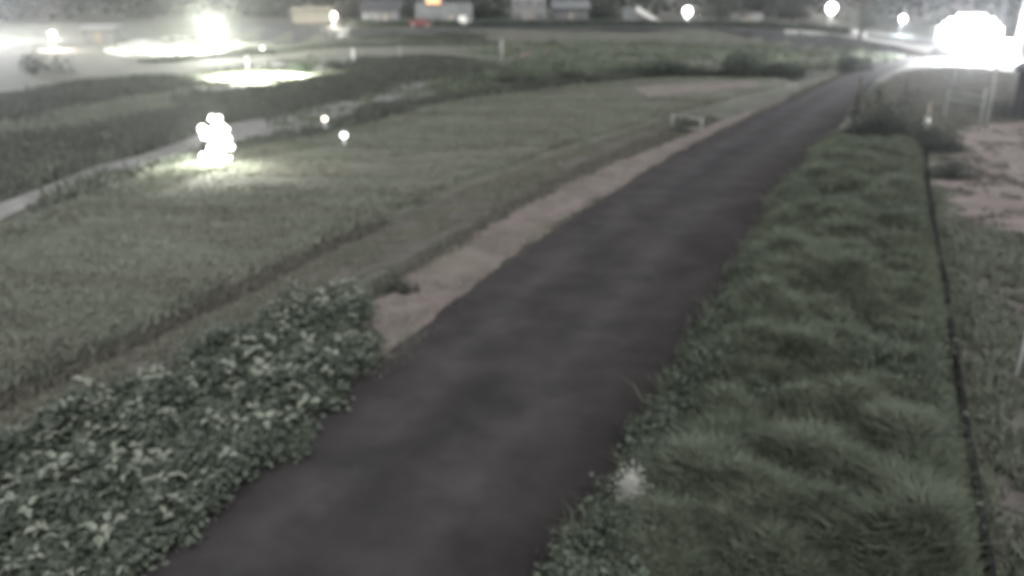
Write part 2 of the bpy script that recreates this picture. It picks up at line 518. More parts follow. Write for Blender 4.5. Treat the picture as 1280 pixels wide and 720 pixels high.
# pale lit concrete apron and yard on the far side of the reeds
strip('concrete_apron', [GT(*p) for p in [(222, 98), (280, 86), (345, 77), (400, 75), (450, 79)]], [GT(*p) for p in [(243, 116), (300, 114), (350, 108), (400, 99), (455, 90)]], M_CONC, n=60, k=6, dz=0.03, rag=0.3)
strip('yard', [GT(*p) for p in [(128, 61), (170, 50), (220, 42), (300, 40), (360, 37), (435, 36)]], [GT(*p) for p in [(132, 66), (175, 74), (230, 73), (300, 60), (360, 50), (440, 44)]], M_CONC, n=60, k=6, dz=0.03, rag=0.3)
strip('lit_grass_strip', [GT(*p) for p in [(60, 140), (140, 128), (200, 117), (240, 110)]], [GT(*p) for p in [(60, 146), (140, 134), (200, 123), (248, 114)]], M_PATH, n=40, k=4, dz=0.03, rag=0.1)  # pale sheet standing in for light falling on the grass
# far levee: crest road and the lower access road running into the floodlit yard
strip('crest_road', [G(x, y, 1.5) for x, y in [(860, 24), (960, 27.5), (1040, 31), (1085, 35)]], [G(x, y, 1.5) for x, y in [(860, 27), (960, 31.5), (1040, 35.5), (1085, 40)]], M_CONC, n=60, k=4, dz=0.04, rag=0.05)
strip('access_road', [GT(*p) for p in [(980, 40), (1040, 43), (1080, 47), (1120, 52), (1170, 58)]], [GT(*p) for p in [(980, 41.5), (1040, 45), (1080, 50), (1120, 57), (1160, 68)]], M_CONC, n=60, k=5, dz=0.05, rag=0.05)
strip('floodlit_yard', [GT(*p) for p in [(1135, 47), (1180, 48), (1230, 48), (1330, 50)]], [GT(*p) for p in [(1150, 66), (1185, 74), (1240, 82), (1330, 84)]], M_PATH, n=50, k=6, dz=0.03, rag=0.4)
strip('levee_road', [GT(*p) for p in [(300, 36), (450, 36), (600, 35), (800, 35), (930, 37), (1000, 40), (1080, 50), (1130, 61)]], [GT(*p) for p in [(300, 41), (450, 48), (600, 47), (800, 46), (930, 49), (1000, 54), (1080, 66), (1125, 73)]], M_FARGRASS, n=100, k=8, dz=0.06, rag=0.3)
strip('dirt_lot', [GT(*p) for p in [(1215, 150), (1195, 175), (1188, 215), (1192, 260), (1225, 290)]], [GT(*p) for p in [(1400, 150), (1400, 175), (1400, 215), (1400, 260), (1400, 310)]], M_DIRT, n=60, k=8, dz=0.0, rag=0.9)
strip('worn_soil', [GT(*p) for p in [(1235, 338), (1225, 400), (1215, 450), (1235, 560), (1250, 720)]], [GT(*p) for p in [(1400, 338), (1400, 400), (1400, 450), (1400, 560), (1400, 720)]], M_TRACK, n=50, k=6, dz=0.0, rag=0.5)
strip('bare_patch', [GT(*p) for p in [(660, 56), (700, 56), (720, 58)]], [GT(*p) for p in [(645, 72), (690, 74), (715, 72)]], M_PINK, n=20, k=5, dz=0.03, rag=0.6)
strip('sandy_patch', [GT(*p) for p in [(790, 112), (860, 108), (945, 105)]], [GT(*p) for p in [(810, 126), (880, 119), (950, 111)]], M_DRY, n=40, k=5, dz=0.235, rag=0.5)
strip('pool', [GT(*p) for p in [(585, 79), (605, 75), (632, 73)]], [GT(*p) for p in [(585, 83), (605, 83), (635, 81)]], M_WATER, n=20, k=4, dz=0.05, rag=0.2)

# ---------------------------------------------------------------- grasses (uncountable)
PIPE = smooth_line([GT(*p) for p in [(1157, 190), (1160, 230), (1168, 290), (1180, 350), (1192, 440), (1206, 540), (1222, 640), (1240, 740), (1262, 860)]], 90)
SAND_POLY = [GT(*p)[:2] for p in [(790, 112), (860, 108), (945, 105), (950, 111), (880, 119), (810, 126)]]
PATH_POLY = [GT(*p)[:2] for p in PATH_A[:8]] + [GT(*p)[:2] for p in PATH_B[:8]][::-1]
VERGE_POLY = None
def verge_height(x, y):
    """lumpy bank of matted growth right of the road, falling off at its edges"""
    x, y = np.asarray(x, float), np.asarray(y, float)
    q = np.array(VERGE_POLY)
    d = np.full(x.shape, 1e9)
    for a, b in zip(q, np.roll(q, -1, 0)):
        ab = b - a
        t = np.clip(((x - a[0]) * ab[0] + (y - a[1]) * ab[1]) / (ab @ ab), 0, 1)
        d = np.minimum(d, np.hypot(x - a[0] - t * ab[0], y - a[1] - t * ab[1]))
    d = np.where(inpoly(x.ravel(), y.ravel(), VERGE_POLY).reshape(x.shape), d, 0.0)
    lum = 0.5 * wave(x, y, 0.8, 21.0) + 0.5 * wave(x, y, 0.3, 22.0)
    return sst(d / 0.8) * (0.08 + 0.85 * lum)
def grass(name, pxs, n, hmin, hmax, wmin, wmax, m, label, power=1.0, lump=2.0, z0=0.0, lean=0.6, seed=0.0, bare=None, cat='grass', tone_lump=0.35, clear=False, fray=0.12, streak=1.0, mound=False):
    poly = poly_of(pxs)
    p = scatter(poly, n, power)
    p = p + rng.normal(0, fray, p.shape) + fray * 2.5 * (np.stack([wave(p[:, 0], p[:, 1], 0.7 + 2 * fray, 30 + seed), wave(p[:, 0], p[:, 1], 0.7 + 2 * fray, 40 + seed)], 1) - 0.5)
    wv = wave(p[:, 0] / streak, p[:, 1], lump, seed)
    wv2 = wave(p[:, 0] / streak, p[:, 1], lump * 0.31, seed + 2)
    k = ~inpoly(p[:, 0], p[:, 1], PATH_POLY) & (~inpoly(p[:, 0], p[:, 1], SAND_POLY) | (rng.uniform(0, 1, len(p)) < 0.15))
    p, wv, wv2 = p[k], wv[k], wv2[k]
    if bare is not None:
        k = wv2 * 0.5 + wv * 0.5 > bare
        p, wv, wv2 = p[k], wv[k], wv2[k]
    h = (hmin + (hmax - hmin) * (0.55 * wv + 0.45 * wv2)) * rng.uniform(0.6, 1.1, len(p))
    if clear:
        dmin = np.min(np.hypot(p[:, None, 0] - PIPE[None, ::2, 0], p[:, None, 1] - PIPE[None, ::2, 1]), 1)
        h = h * np.clip((dmin - 0.02) / 0.5, 0.3, 1)
    wd = rng.uniform(wmin, wmax, len(p))
    tone = np.clip(rng.uniform(0, 1, len(p)) * (1 - tone_lump) + tone_lump * wv2, 0, 1)
    if mound:
        z0 = verge_height(p[:, 0], p[:, 1])
    o = blades(name, p, zt(p[:, 0], p[:, 1]) + z0 - 0.03, h, wd, m, lean, tone=tone)
    return tag(o, label, cat, kind='stuff')

MEADOW_POLY = [(-300, 640), (0, 499), (200, 411), (400, 311), (560, 241), (700, 191), (830, 150), (985, 110), (960, 100), (830, 100), (700, 112), (560, 132), (430, 167), (200, 218), (0, 293), (-300, 400)]
grass('meadow_grass', MEADOW_POLY, 170000, 0.05, 0.22, 0.02, 0.06, M_BLADE, 'short mown grass covering the broad meadow left of the track', power=1.2, lump=1.6, z0=0.2, lean=0.9, tone_lump=0.6, streak=2.6)
grass('meadow_tufts', MEADOW_POLY, 70000, 0.06, 0.2, 0.02, 0.06, M_DITCH, 'scattered darker tufts rising from the mown meadow', power=1.0, lump=0.9, z0=0.2, lean=0.8, bare=0.58, seed=5.0, streak=3.0)
# ranker grass on the little bank where the meadow drops to the track
grass('bank_grass', [(-240, 622), (0, 513), (200, 422), (400, 320), (480, 284), (480, 278), (400, 308), (200, 405), (0, 492), (-240, 590)], 15000, 0.1, 0.28, 0.02, 0.05, M_DITCH, 'ranker dark grass along the low bank between meadow and bare track', power=1.0, lump=1.0, z0=0.03, fray=0.08)
grass('track_grass', [(-150, 640), (0, 556), (200, 455), (420, 350), (560, 285), (700, 222), (840, 175), (900, 150), (850, 142), (700, 194), (560, 246), (400, 318), (200, 418), (0, 508)], 70000, 0.04, 0.15, 0.02, 0.05, M_TRACKGRASS, 'worn patchy grass growing over the bare track', power=1.0, lump=0.9, bare=0.33)
grass('ditch_grass', [(440, 400), (520, 340), (640, 266), (760, 208), (830, 180), (900, 150), (890, 144), (800, 176), (700, 220), (560, 298), (440, 375)], 13000, 0.05, 0.2, 0.02, 0.05, M_DITCH, 'dark rough grass line between the bare track and the dry verge', power=1.0, lump=0.8)
grass('verge_grass', [(440, 470), (455, 405), (540, 332), (700, 236), (830, 183), (900, 152), (970, 125), (985, 124), (940, 142), (838, 194), (690, 289), (560, 382), (490, 436)], 42000, 0.03, 0.1, 0.015, 0.035, M_DRYBLADE, 'dry straw coloured grass of the verge beside the road', power=1.0, lump=0.7)
grass('roadside_grass', [(452, 470), (508, 420), (600, 345), (700, 276), (840, 190), (960, 131), (1060, 88), (1110, 74), (1105, 79), (1060, 94), (960, 139), (840, 198), (700, 288), (600, 362), (524, 430), (462, 478)], 12000, 0.04, 0.13, 0.02, 0.05, M_DITCH, 'thin dull grass fringe on the left edge of the road', power=0.8, lump=0.9)
RIGHT_POLY = [(705, 800), (742, 700), (800, 605), (872, 455), (934, 330), (980, 244), (1038, 172), (1090, 165), (1155, 196), (1163, 260), (1178, 330), (1198, 480), (1228, 700), (1240, 800)]
VERGE_POLY = [GT(*p)[:2] for p in RIGHT_POLY]
q = np.array(VERGE_POLY)
ST = 0.14
ax, ay = np.arange(q[:, 0].min() - 0.3, q[:, 0].max() + 0.3, ST), np.arange(q[:, 1].min() - 0.3, q[:, 1].max() + 0.3, ST)
mx, my = np.meshgrid(ax, ay, indexing='ij')
mz = verge_height(mx, my) - 0.045
nx, ny = mx.shape
ii, jj = np.meshgrid(np.arange(nx - 1), np.arange(ny - 1), indexing='ij')
a0 = ii * ny + jj
keep = (mz[:-1, :-1] + mz[1:, 1:] + mz[1:, :-1] + mz[:-1, 1:]) > -0.17
fc = np.stack([a0, a0 + ny, a0 + ny + 1, a0 + 1], -1)[keep]
link('verge_bank', fast_mesh('verge_bank', np.stack([mx, my, mz], -1).reshape(-1, 3), [fc], mat('matted_thatch', (0.04, 0.048, 0.037), (0.075, 0.085, 0.065), 2.5, bump=0.6), True))['kind'] = 'structure'
grass('tall_grass', RIGHT_POLY, 300000, 0.06, 0.6, 0.008, 0.022, M_TALL, 'tall rank grass and weeds filling the strip right of the road', power=1.1, lump=1.0, lean=1.1, seed=1.0, clear=True, tone_lump=0.5, fray=0.2, mound=True)
grass('lot_grass', [(1168, 260), (1215, 285), (1290, 300), (1400, 360), (1400, 800), (1250, 800), (1215, 560), (1190, 380)], 50000, 0.06, 0.4, 0.012, 0.035, M_BLADE, 'patchy low grass right of the black drain pipe', power=1.0, lump=0.8, bare=0.42, clear=True)
grass('far_right_grass', [(1060, 140), (1130, 90), (1180, 84), (1290, 95), (1290, 150), (1200, 160), (1150, 192), (1090, 160)], 42000, 0.12, 0.55, 0.03, 0.08, M_DITCH2, 'uneven grass around the posts and pipe gate at right', power=0.6, lump=1.6)
grass('dirt_tufts', [(1180, 165), (1290, 160), (1320, 300), (1195, 290), (1175, 230)], 14000, 0.05, 0.2, 0.015, 0.04, M_DITCH, 'scattered grass tufts on the bare dirt lot', power=0.6, lump=0.9, bare=0.6)

def weeds(name, pxs, n, hmin, hmax, smin, smax, m, label, power=0.6, lump=1.5, flat=0.6, seed=0.0, cat='vegetation', bare=None):
    """leafy ground cover: leaves spread through a lumpy canopy"""
    poly = poly_of(pxs)
    p = scatter(poly, n, power)
    p = p + rng.normal(0, 0.12, p.shape) + 0.35 * (np.stack([wave(p[:, 0], p[:, 1], 0.6, 31 + seed), wave(p[:, 0], p[:, 1], 0.6, 41 + seed)], 1) - 0.5)
    wv = 0.55 * wave(p[:, 0], p[:, 1], lump, seed) + 0.45 * wave(p[:, 0], p[:, 1], lump * 0.3, seed + 3)
    if bare is not None:
        k = wv > bare
        p, wv = p[k], (wv[k] - bare) / (1 - bare)
        n = len(p)
    h = hmin + (hmax - hmin) * wv
    z = zt(p[:, 0], p[:, 1]) + h * np.sqrt(rng.uniform(0.02, 1, n))
    o = link(name, leaf_mesh(name, np.concatenate([p, z[:, None]], 1), rng.uniform(smin, smax, n), m, flat))
    return tag(o, label, cat, kind='stuff')
weeds('tall_weeds', [(760, 740), (820, 600), (890, 455), (950, 330), (990, 245), (1060, 185), (1130, 200), (1145, 260), (1158, 330), (1172, 480), (1195, 700), (1200, 800)], 60000, 0.4, 1.3, 0.03, 0.1, M_WEED2, 'leafy dark weeds growing through the tall grass right of the road', power=0.9, lump=1.1, flat=0.3, seed=21.0, bare=0.5)
weeds('verge_weeds', [(690, 790), (728, 690), (785, 602), (868, 455), (935, 330), (965, 330), (905, 460), (840, 590), (790, 760)], 16000, 0.1, 0.8, 0.04, 0.11, M_WEED2, 'leafy weeds spilling over the right edge of the road', power=0.6, lump=0.7, flat=0.4, seed=3.5)
THICKET = [(-260, 760), (-120, 645), (0, 580), (100, 523), (250, 450), (400, 376), (448, 380), (466, 410), (468, 450), (370, 558), (185, 722), (80, 860), (-300, 860)]
th_o = weeds('weed_thicket', THICKET, 66000, 0.05, 0.85, 0.04, 0.16, M_WEED, 'dense knee high broadleaf weeds between the bare track and the road', power=0.5, lump=0.8, flat=0.5, cat='weeds', bare=0.2)
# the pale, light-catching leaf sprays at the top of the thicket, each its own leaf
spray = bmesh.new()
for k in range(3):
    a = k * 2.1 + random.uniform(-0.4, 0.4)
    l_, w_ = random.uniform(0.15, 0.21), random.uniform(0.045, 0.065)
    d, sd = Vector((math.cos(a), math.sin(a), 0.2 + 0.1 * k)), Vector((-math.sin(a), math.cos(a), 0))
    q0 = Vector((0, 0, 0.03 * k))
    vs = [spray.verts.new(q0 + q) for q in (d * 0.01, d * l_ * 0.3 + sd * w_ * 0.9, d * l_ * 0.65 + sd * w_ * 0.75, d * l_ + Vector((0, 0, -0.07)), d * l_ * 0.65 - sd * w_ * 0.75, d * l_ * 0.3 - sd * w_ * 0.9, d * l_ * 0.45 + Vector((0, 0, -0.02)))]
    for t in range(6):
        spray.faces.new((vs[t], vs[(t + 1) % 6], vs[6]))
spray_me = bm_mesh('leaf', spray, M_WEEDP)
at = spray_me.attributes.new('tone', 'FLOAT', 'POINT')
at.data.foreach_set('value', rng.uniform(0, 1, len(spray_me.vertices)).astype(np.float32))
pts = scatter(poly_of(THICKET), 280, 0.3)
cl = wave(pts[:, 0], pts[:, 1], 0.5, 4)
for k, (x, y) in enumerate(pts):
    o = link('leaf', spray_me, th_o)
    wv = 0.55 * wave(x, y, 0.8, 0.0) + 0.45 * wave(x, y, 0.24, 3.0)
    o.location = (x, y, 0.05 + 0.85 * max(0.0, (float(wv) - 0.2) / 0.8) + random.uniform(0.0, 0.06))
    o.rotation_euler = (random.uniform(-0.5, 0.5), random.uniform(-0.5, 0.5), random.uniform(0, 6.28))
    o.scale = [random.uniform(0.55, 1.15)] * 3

def reeds(name, pxs, n, hmin, hmax, label, seed=0.0, m=None, wd=(0.06, 0.16), lump=3.0, power=0.3, bare=None, fray=0.9, tone_lump=0.5):
    return grass(name, pxs, n, hmin, hmax, wd[0], wd[1], m or M_REED, label, power=power, lump=lump, lean=0.6, seed=seed, cat='reeds', bare=bare, fray=fray, tone_lump=tone_lump)
grass('terrace_grass', [(-150, 215), (0, 190), (100, 168), (200, 152), (300, 137), (300, 118), (215, 112), (100, 130), (0, 148), (-150, 160)], 30000, 0.1, 0.4, 0.04, 0.1, M_BLADE, 'paler grass strip between the two dark reed belts at left', power=0.3, lump=2.0)
reeds('reed_bed', [(-150, 268), (0, 254), (120, 210), (215, 186), (300, 152), (440, 120), (480, 104), (400, 105), (300, 132), (200, 150), (100, 166), (0, 186), (-150, 208)], 60000, 0.25, 0.95, 'dark bed of tall reeds between the pale path and the lit apron')
reeds('reed_belt', [(-150, 165), (0, 150), (120, 128), (225, 108), (215, 98), (120, 104), (0, 126), (-150, 138)], 36000, 0.3, 0.9, 'dark reed belt at far left below the lit yard', seed=2.0)
reeds('field_edge_reeds', [(60, 262), (200, 215), (330, 186), (430, 164), (560, 128), (480, 132), (420, 160), (330, 174), (230, 200), (150, 222), (60, 250)], 30000, 0.15, 0.6, 'low dark reeds between the meadow edge and the pale path', seed=3.0, fray=0.45, bare=0.35)
reeds('middle_reeds', [(240, 134), (330, 128), (440, 108), (560, 98), (620, 88), (560, 74), (460, 76), (445, 96), (330, 118), (240, 124)], 36000, 0.3, 1.2, 'dark reeds beyond the widening end of the pale path', seed=4.0)
reeds('yard_reeds', [(170, 78), (300, 70), (430, 58), (620, 56), (600, 50), (430, 50), (320, 62), (230, 76)], 26000, 0.3, 1.0, 'band of dark reeds between the lit yard and the apron', seed=5.0)
reeds('river_flat_reeds', [(560, 125), (700, 106), (830, 95), (860, 84), (760, 76), (640, 84), (560, 104)], 34000, 0.1, 0.9, 'mixed grey green reeds on the river flat behind the meadow', seed=6.0, m=M_TALL, bare=0.4, fray=1.2)
reeds('far_flat_grass', [(620, 84), (760, 76), (900, 76), (1010, 92), (1080, 80), (1060, 66), (930, 54), (760, 52), (620, 54)], 40000, 0.1, 0.9, 'rough grey green grass below the far levee', seed=7.0, m=M_TALL, wd=(0.12, 0.3), lump=3.0, bare=0.47, fray=2.0)

reeds('levee_hedge', [(440, 34), (600, 33.5), (800, 33), (930, 34.5), (1010, 38), (1060, 43), (1060, 40.5), (1010, 36), (930, 32), (800, 30.5), (600, 31), (440, 31.5)], 22000, 0.6, 1.7, 'dark low hedge line along the crest of the far levee', fray=0.5, seed=8.0, wd=(0.15, 0.35), m=M_BUSH)
reeds('path_end_grass', [(340, 165), (420, 152), (490, 126), (545, 98), (450, 112), (400, 134), (335, 150)], 9000, 0.1, 0.5, 'broken grey grass growing over the fading end of the pale path', seed=9.0, m=M_TALL, bare=0.5, fray=0.8, lump=1.2, wd=(0.03, 0.1))
reeds('meadow_edge_reeds', [(420, 166), (560, 129), (700, 109), (830, 97), (1000, 96), (1000, 93), (830, 94), (700, 105), (560, 122), (450, 150)], 26000, 0.3, 0.9, 'dark ragged reeds just behind the far edge of the meadow', seed=12.0, fray=0.4, lump=1.5)
reeds('apron_weeds', [(220, 99), (280, 87), (345, 78), (400, 76), (450, 80), (455, 90), (400, 99), (350, 108), (300, 114), (243, 116)], 9000, 0.1, 0.7, 'broken weeds growing up through the lit concrete apron', seed=13.0, bare=0.5, fray=0.6, lump=1.6, m=M_BLADE)
reeds('yard_weeds', [(128, 63), (175, 52), (230, 44), (300, 42), (435, 39), (440, 44), (360, 50), (300, 60), (230, 73), (175, 74)], 9000, 0.1, 0.8, 'scattered weeds on the pale lit yard at left', seed=14.0, bare=0.58, fray=1.0, lump=2.5, m=M_BLADE)
# ---------------------------------------------------------------- bushes and trees
def bush(px, py, wpx, hpx, label, n=1800, group=None, m=None, name='bush'):
    b = GT(px, py)
    r = math.hypot(b[0], b[1])
    mpp = math.hypot(r, H) / F
    rx, hz = wpx * mpp / 2, hpx * mpp * 1.05
    o = empty(name, b)
    tag(o, label, 'bush', group)
    cen = leaf_cloud(0, 0, hz * 0.03, rx * 1.35, rx * 1.0, hz * 1.2, n, lumps=8)
    ls = max(0.07, min(rx, hz) * (0.13 if n < 3000 else 0.1))
    link('foliage', leaf_mesh('foliage', cen, rng.uniform(0.6, 1.3, n) * ls, m or M_BUSH, 0.35), o)
    bm = bmesh.new()
    for k in range(4):
        a = k * 1.6 + random.random()
        tube_bm(bm, [(0, 0, -0.05), (0.2 * rx * math.cos(a), 0.2 * rx * math.sin(a), hz * 0.3), (0.45 * rx * math.cos(a), 0.45 * rx * math.sin(a), hz * 0.65)], [0.03 + 0.02 * rx, 0.02 + 0.012 * rx, 0.01], 6)
    link('stem', bm_mesh('stem', bm, M_WOOD, True), o)
    return o
bush(1098, 186, 66, 56, 'rounded dark bush at the head of the tall grass beside the road', 8000)
bush(1140, 188, 44, 34, 'low dark bush between the round bush and the white marker post', 5000)
bush(1178, 190, 44, 26, 'low spreading bush at the corner of the dirt lot', 4000)
bush(1186, 220, 60, 20, 'flat dark bush on the left edge of the dirt lot', 1600)
bush(1055, 90, 30, 22, 'round dark bush left of the road where it bends', 4500)
bush(922, 97, 44, 26, 'dark bush on the river flat, left of the long low bush', 6000)
bush(968, 99, 66, 20, 'long low dark bush on the river flat behind the sandy patch', 7000)
bush(828, 97, 84, 24, 'wide dark bush behind the far end of the meadow', 8000)
bush(718, 104, 70, 18, 'low grey bush on the river flat above the meadow edge', 5000)
bush(640, 108, 60, 18, 'small spreading bush above the middle of the meadow edge', 4000)
bush(389, 92, 30, 18, 'round shrub standing alone on the lit apron', 4000)
bush(426, 88, 28, 13, 'smaller shrub at the right end of the lit apron', 1200)
bush(690, 60, 22, 10, 'tiny dark bush beside the faded red ground patch', 800)
bush(44, 92, 40, 22, 'grey bush below the glow at far left', 1200)
bush(500, 366, 26, 20, 'small leafy weed clump at the near end of the dry verge', 500)

def tree(px, py, z, hgt, wid, label, n=2600, m=None):
    b = G(px, py, z)
    b[2] = float(zt(b[0], b[1]))
    o = empty('tree', b)
    tag(o, label, 'tree')
    bm = bmesh.new()
    tube_bm(bm, [(0, 0, -0.2), (0.1, 0, hgt * 0.25), (0.0, 0.15, hgt * 0.55), (0.1, 0, hgt * 0.85)], [0.05 * hgt * 0.6, 0.04 * hgt * 0.55, 0.02 * hgt, 0.01 * hgt], 8)
    for k in range(7):
        a = k * 2.4
        h0 = hgt * random.uniform(0.2, 0.6)
        tube_bm(bm, [(0, 0, h0), (wid * 0.2 * math.cos(a), wid * 0.2 * math.sin(a), h0 + hgt * 0.12), (wid * 0.4 * math.cos(a), wid * 0.4 * math.sin(a), h0 + hgt * 0.2)], [0.012 * hgt, 0.008 * hgt, 0.004 * hgt], 5)
    link('trunk', bm_mesh('trunk', bm, M_WOOD, True), o)
    cen = leaf_cloud(0, 0, hgt * 0.08, wid * 0.6, wid * 0.6, hgt * 0.75, n, lumps=12)
    link('crown', leaf_mesh('crown', cen, rng.uniform(0.6, 1.3, n) * wid * 0.065, m or M_BUSH, 0.3), o)
    return o
tree(610, 27, 1.5, 8, 10, 'dark bushy tree left of the tall pale building')
tree(745, 27, 1.5, 7, 8, 'dark tree between the grey gabled house and the concrete stairs')
tree(500, 27, 1.5, 8, 9, 'dark tree between the long grey house and the orange lit shop')
tree(898, 27, 1.5, 10, 9, 'dark tree just right of the round far lamp')
tree(945, 24, 1.5, 11, 10, 'dark tree behind the pale site cabin')
tree(990, 27, 1.5, 9, 8, 'dark tree left of the tall lamp on the far levee road')
tree(1075, 33, 1.5, 7, 6, 'dark tree beside the dark utility pole')
tree(440, 25, 1.5, 8, 9, 'dark tree right of the lit cream shed')
tree(330, 25, 0.8, 8, 10, 'grey tree behind the lit yard, left of the cream shed')
tree(190, 26, 0.8, 9, 12, 'large pale grey tree above the left half of the lit yard')
tree(1268, 62, 0, 7, 6, 'dark tree behind the black shed at the right edge')

# the wood that closes the view behind the houses
pp = []
ang = rng.uniform(-0.75, 0.78, 15000)
rad = rng.uniform(250, 330, 15000)
x, y = rad * np.sin(ang), rad * np.cos(ang)
hh = 7 + 9 * wave(x, y, 9.0, 1.0)
z = zt(x, y) + hh * rng.uniform(0.0, 1.0, 15000) ** 0.6
tag(link('wood', leaf_mesh('wood', np.stack([x, y, z], 1), rng.uniform(1.2, 3.0, 15000), M_BUSH, 0.2)), 'dark wood closing the view behind the far houses', 'wood', kind='stuff')

# ---------------------------------------------------------------- lamps
def street_lamp(px, py, hpy, z, label, power, col=(1, 0.97, 0.9), head=0.35, lampmat=None, arm=0.8, ang=0.0, cone=155, pole=None):
    b = G(px, py, z) if z is not None else GT(px, py)
    b[2] = float(zt(b[0], b[1]))
    r = math.hypot(b[0], b[1])
    d = ray(px, hpy)
    hh = max(2.2, H + d[2] * r / math.hypot(d[0], d[1]) - b[2])
    o = empty('street_lamp', b, ang)
    tag(o, label, 'street lamp')
    lathe('base', [(0.22, 0), (0.22, 0.06), (0.12, 0.25), (0.1, 0.3)], M_STEEL, o, 12)
    bm = bmesh.new()
    tube_bm(bm, [(0, 0, 0), (0, 0, hh * 0.6), (0, 0, hh + head * 0.6), (arm * 0.3, 0, hh + head * 1.1), (arm, 0, hh + head * 1.1)], [0.1, 0.085, 0.07, 0.055, 0.05], 8)
    link('pole', bm_mesh('pole', bm, pole or M_STEEL, True), o)
    lathe('lamp_housing', [(0.06, head * 0.95), (head * 0.3, head * 0.96), (head * 0.22, head * 1.06), (0.05, head * 1.12)], M_STEEL, o, 16, (arm, 0, hh))
    lathe('lamp_globe', [(head * math.sin(math.pi * t / 10), head * math.cos(math.pi * t / 10)) for t in range(11)], lampmat or M_LAMPW, o, 16, (arm, 0, hh))
    point_light('lamp_light', (arm, 0, hh - head - 0.05), power, col, o, 0.3, cone=cone)
    return o
street_lamp(265, 64, 28, None, 'tall street lamp blazing white over the pale lit yard at left', 60000, (0.97, 1, 0.84), head=0.6, arm=0.3, cone=0)
street_lamp(857, 28, 14, 1.5, 'round white lamp on the far levee right of the concrete stairs', 5500, head=1.0, arm=0.3, cone=0)
street_lamp(1035, 33, 10, 1.5, 'tall white lamp above the lit crest road of the far levee', 9000, head=1.0, arm=0.3, cone=0)
street_lamp(1124, 44, 23, None, 'small bluish white lamp just left of the big floodlights', 6000, (0.8, 0.88, 1), head=0.6, arm=0.3, cone=0)
street_lamp(417, 34, 20, None, 'warm white lamp at the right end of the cream shed', 5000, (1, 0.9, 0.75), head=0.45, arm=0.2, lampmat=M_LAMPY, cone=0)
street_lamp(67, 62, 48, None, 'low warm lamp glowing under the pale haze at far left', 6000, (1, 0.85, 0.72), head=0.45, arm=0.2, lampmat=M_LAMPY, cone=0)
street_lamp(310, 98, 60, None, 'slim lamp post added to light the concrete apron', 42000, (0.93, 1, 0.74), lampmat=M_BULB, head=0.14, arm=1.6, cone=158, pole=M_DARK)  # added source that lights the apron, no lamp is seen there

# work lamps beside the pale path, scattered to imitate bloom
b = GT(275, 212)
o = empty('work_lamp_stand', b)
tag(o, 'white work lamps on a stand beside the pale path, scattered to imitate bloom', 'work light')
tube('pole', [(0, 0, 0.0), (0, 0, 1.75)], 0.03, M_STEEL, o, 8)
for k in range(3):
    a = k * 2 * math.pi / 3 + 0.5
    tube('leg', [(0.03 * math.cos(a), 0.03 * math.sin(a), 0.45), (0.55 * math.cos(a), 0.55 * math.sin(a), 0.0)], 0.02, M_STEEL, o, 6)
bulbs = [(random.gauss(0, 0.24) * (1.25 if k % 3 else 0.7), min(1.95, max(0.3, random.gauss(1.0, 0.5))), random.uniform(0.06, 0.15)) for k in range(44)]
for x, z, rr3 in bulbs:
    br = tube('bracket', [(0, 0.02, z), (x * 0.5, -0.02, z), (x, -0.06, z)], 0.018, M_STEEL, o, 6)
    lathe('lamp', [(rr3 * math.sin(math.pi * t / 8), rr3 * math.cos(math.pi * t / 8)) for t in range(9)], M_BULB, br, 10, (x, -0.12 + 0.15 * math.sin(9 * x + 5 * z), z))
point_light('work_light', (-0.1, -0.6, 1.3), 1300, (1, 1, 0.88), o, 0.3, cone=0)
for k, (px, py, hgt, lab, warm) in enumerate(((407, 166, 0.55, 'small warm bollard light at the meadow edge beside the path', True), (431, 187, 0.4, 'small white bollard light standing in the meadow', False))):
    b = GT(px, py) + np.array((0, 0, 0.1))
    o = empty('bollard_light', b)
    tag(o, lab, 'bollard light')
    lathe('post', [(0.06, -0.1), (0.06, hgt - 0.02)], M_STEEL, o, 10)
    lathe('lamp_globe', [(0.08, hgt), (0.14, hgt + 0.05), (0.15, hgt + 0.14), (0.1, hgt + 0.22), (0.02, hgt + 0.25)], mat('bollard_glow_%d' % k, (1, 0.9, 0.7) if warm else (0.95, 1, 0.95), emit=3), o, 14)
    lathe('cap', [(0.1, hgt + 0.225), (0.11, hgt + 0.25), (0.02, hgt + 0.3)], M_STEEL, o, 12)

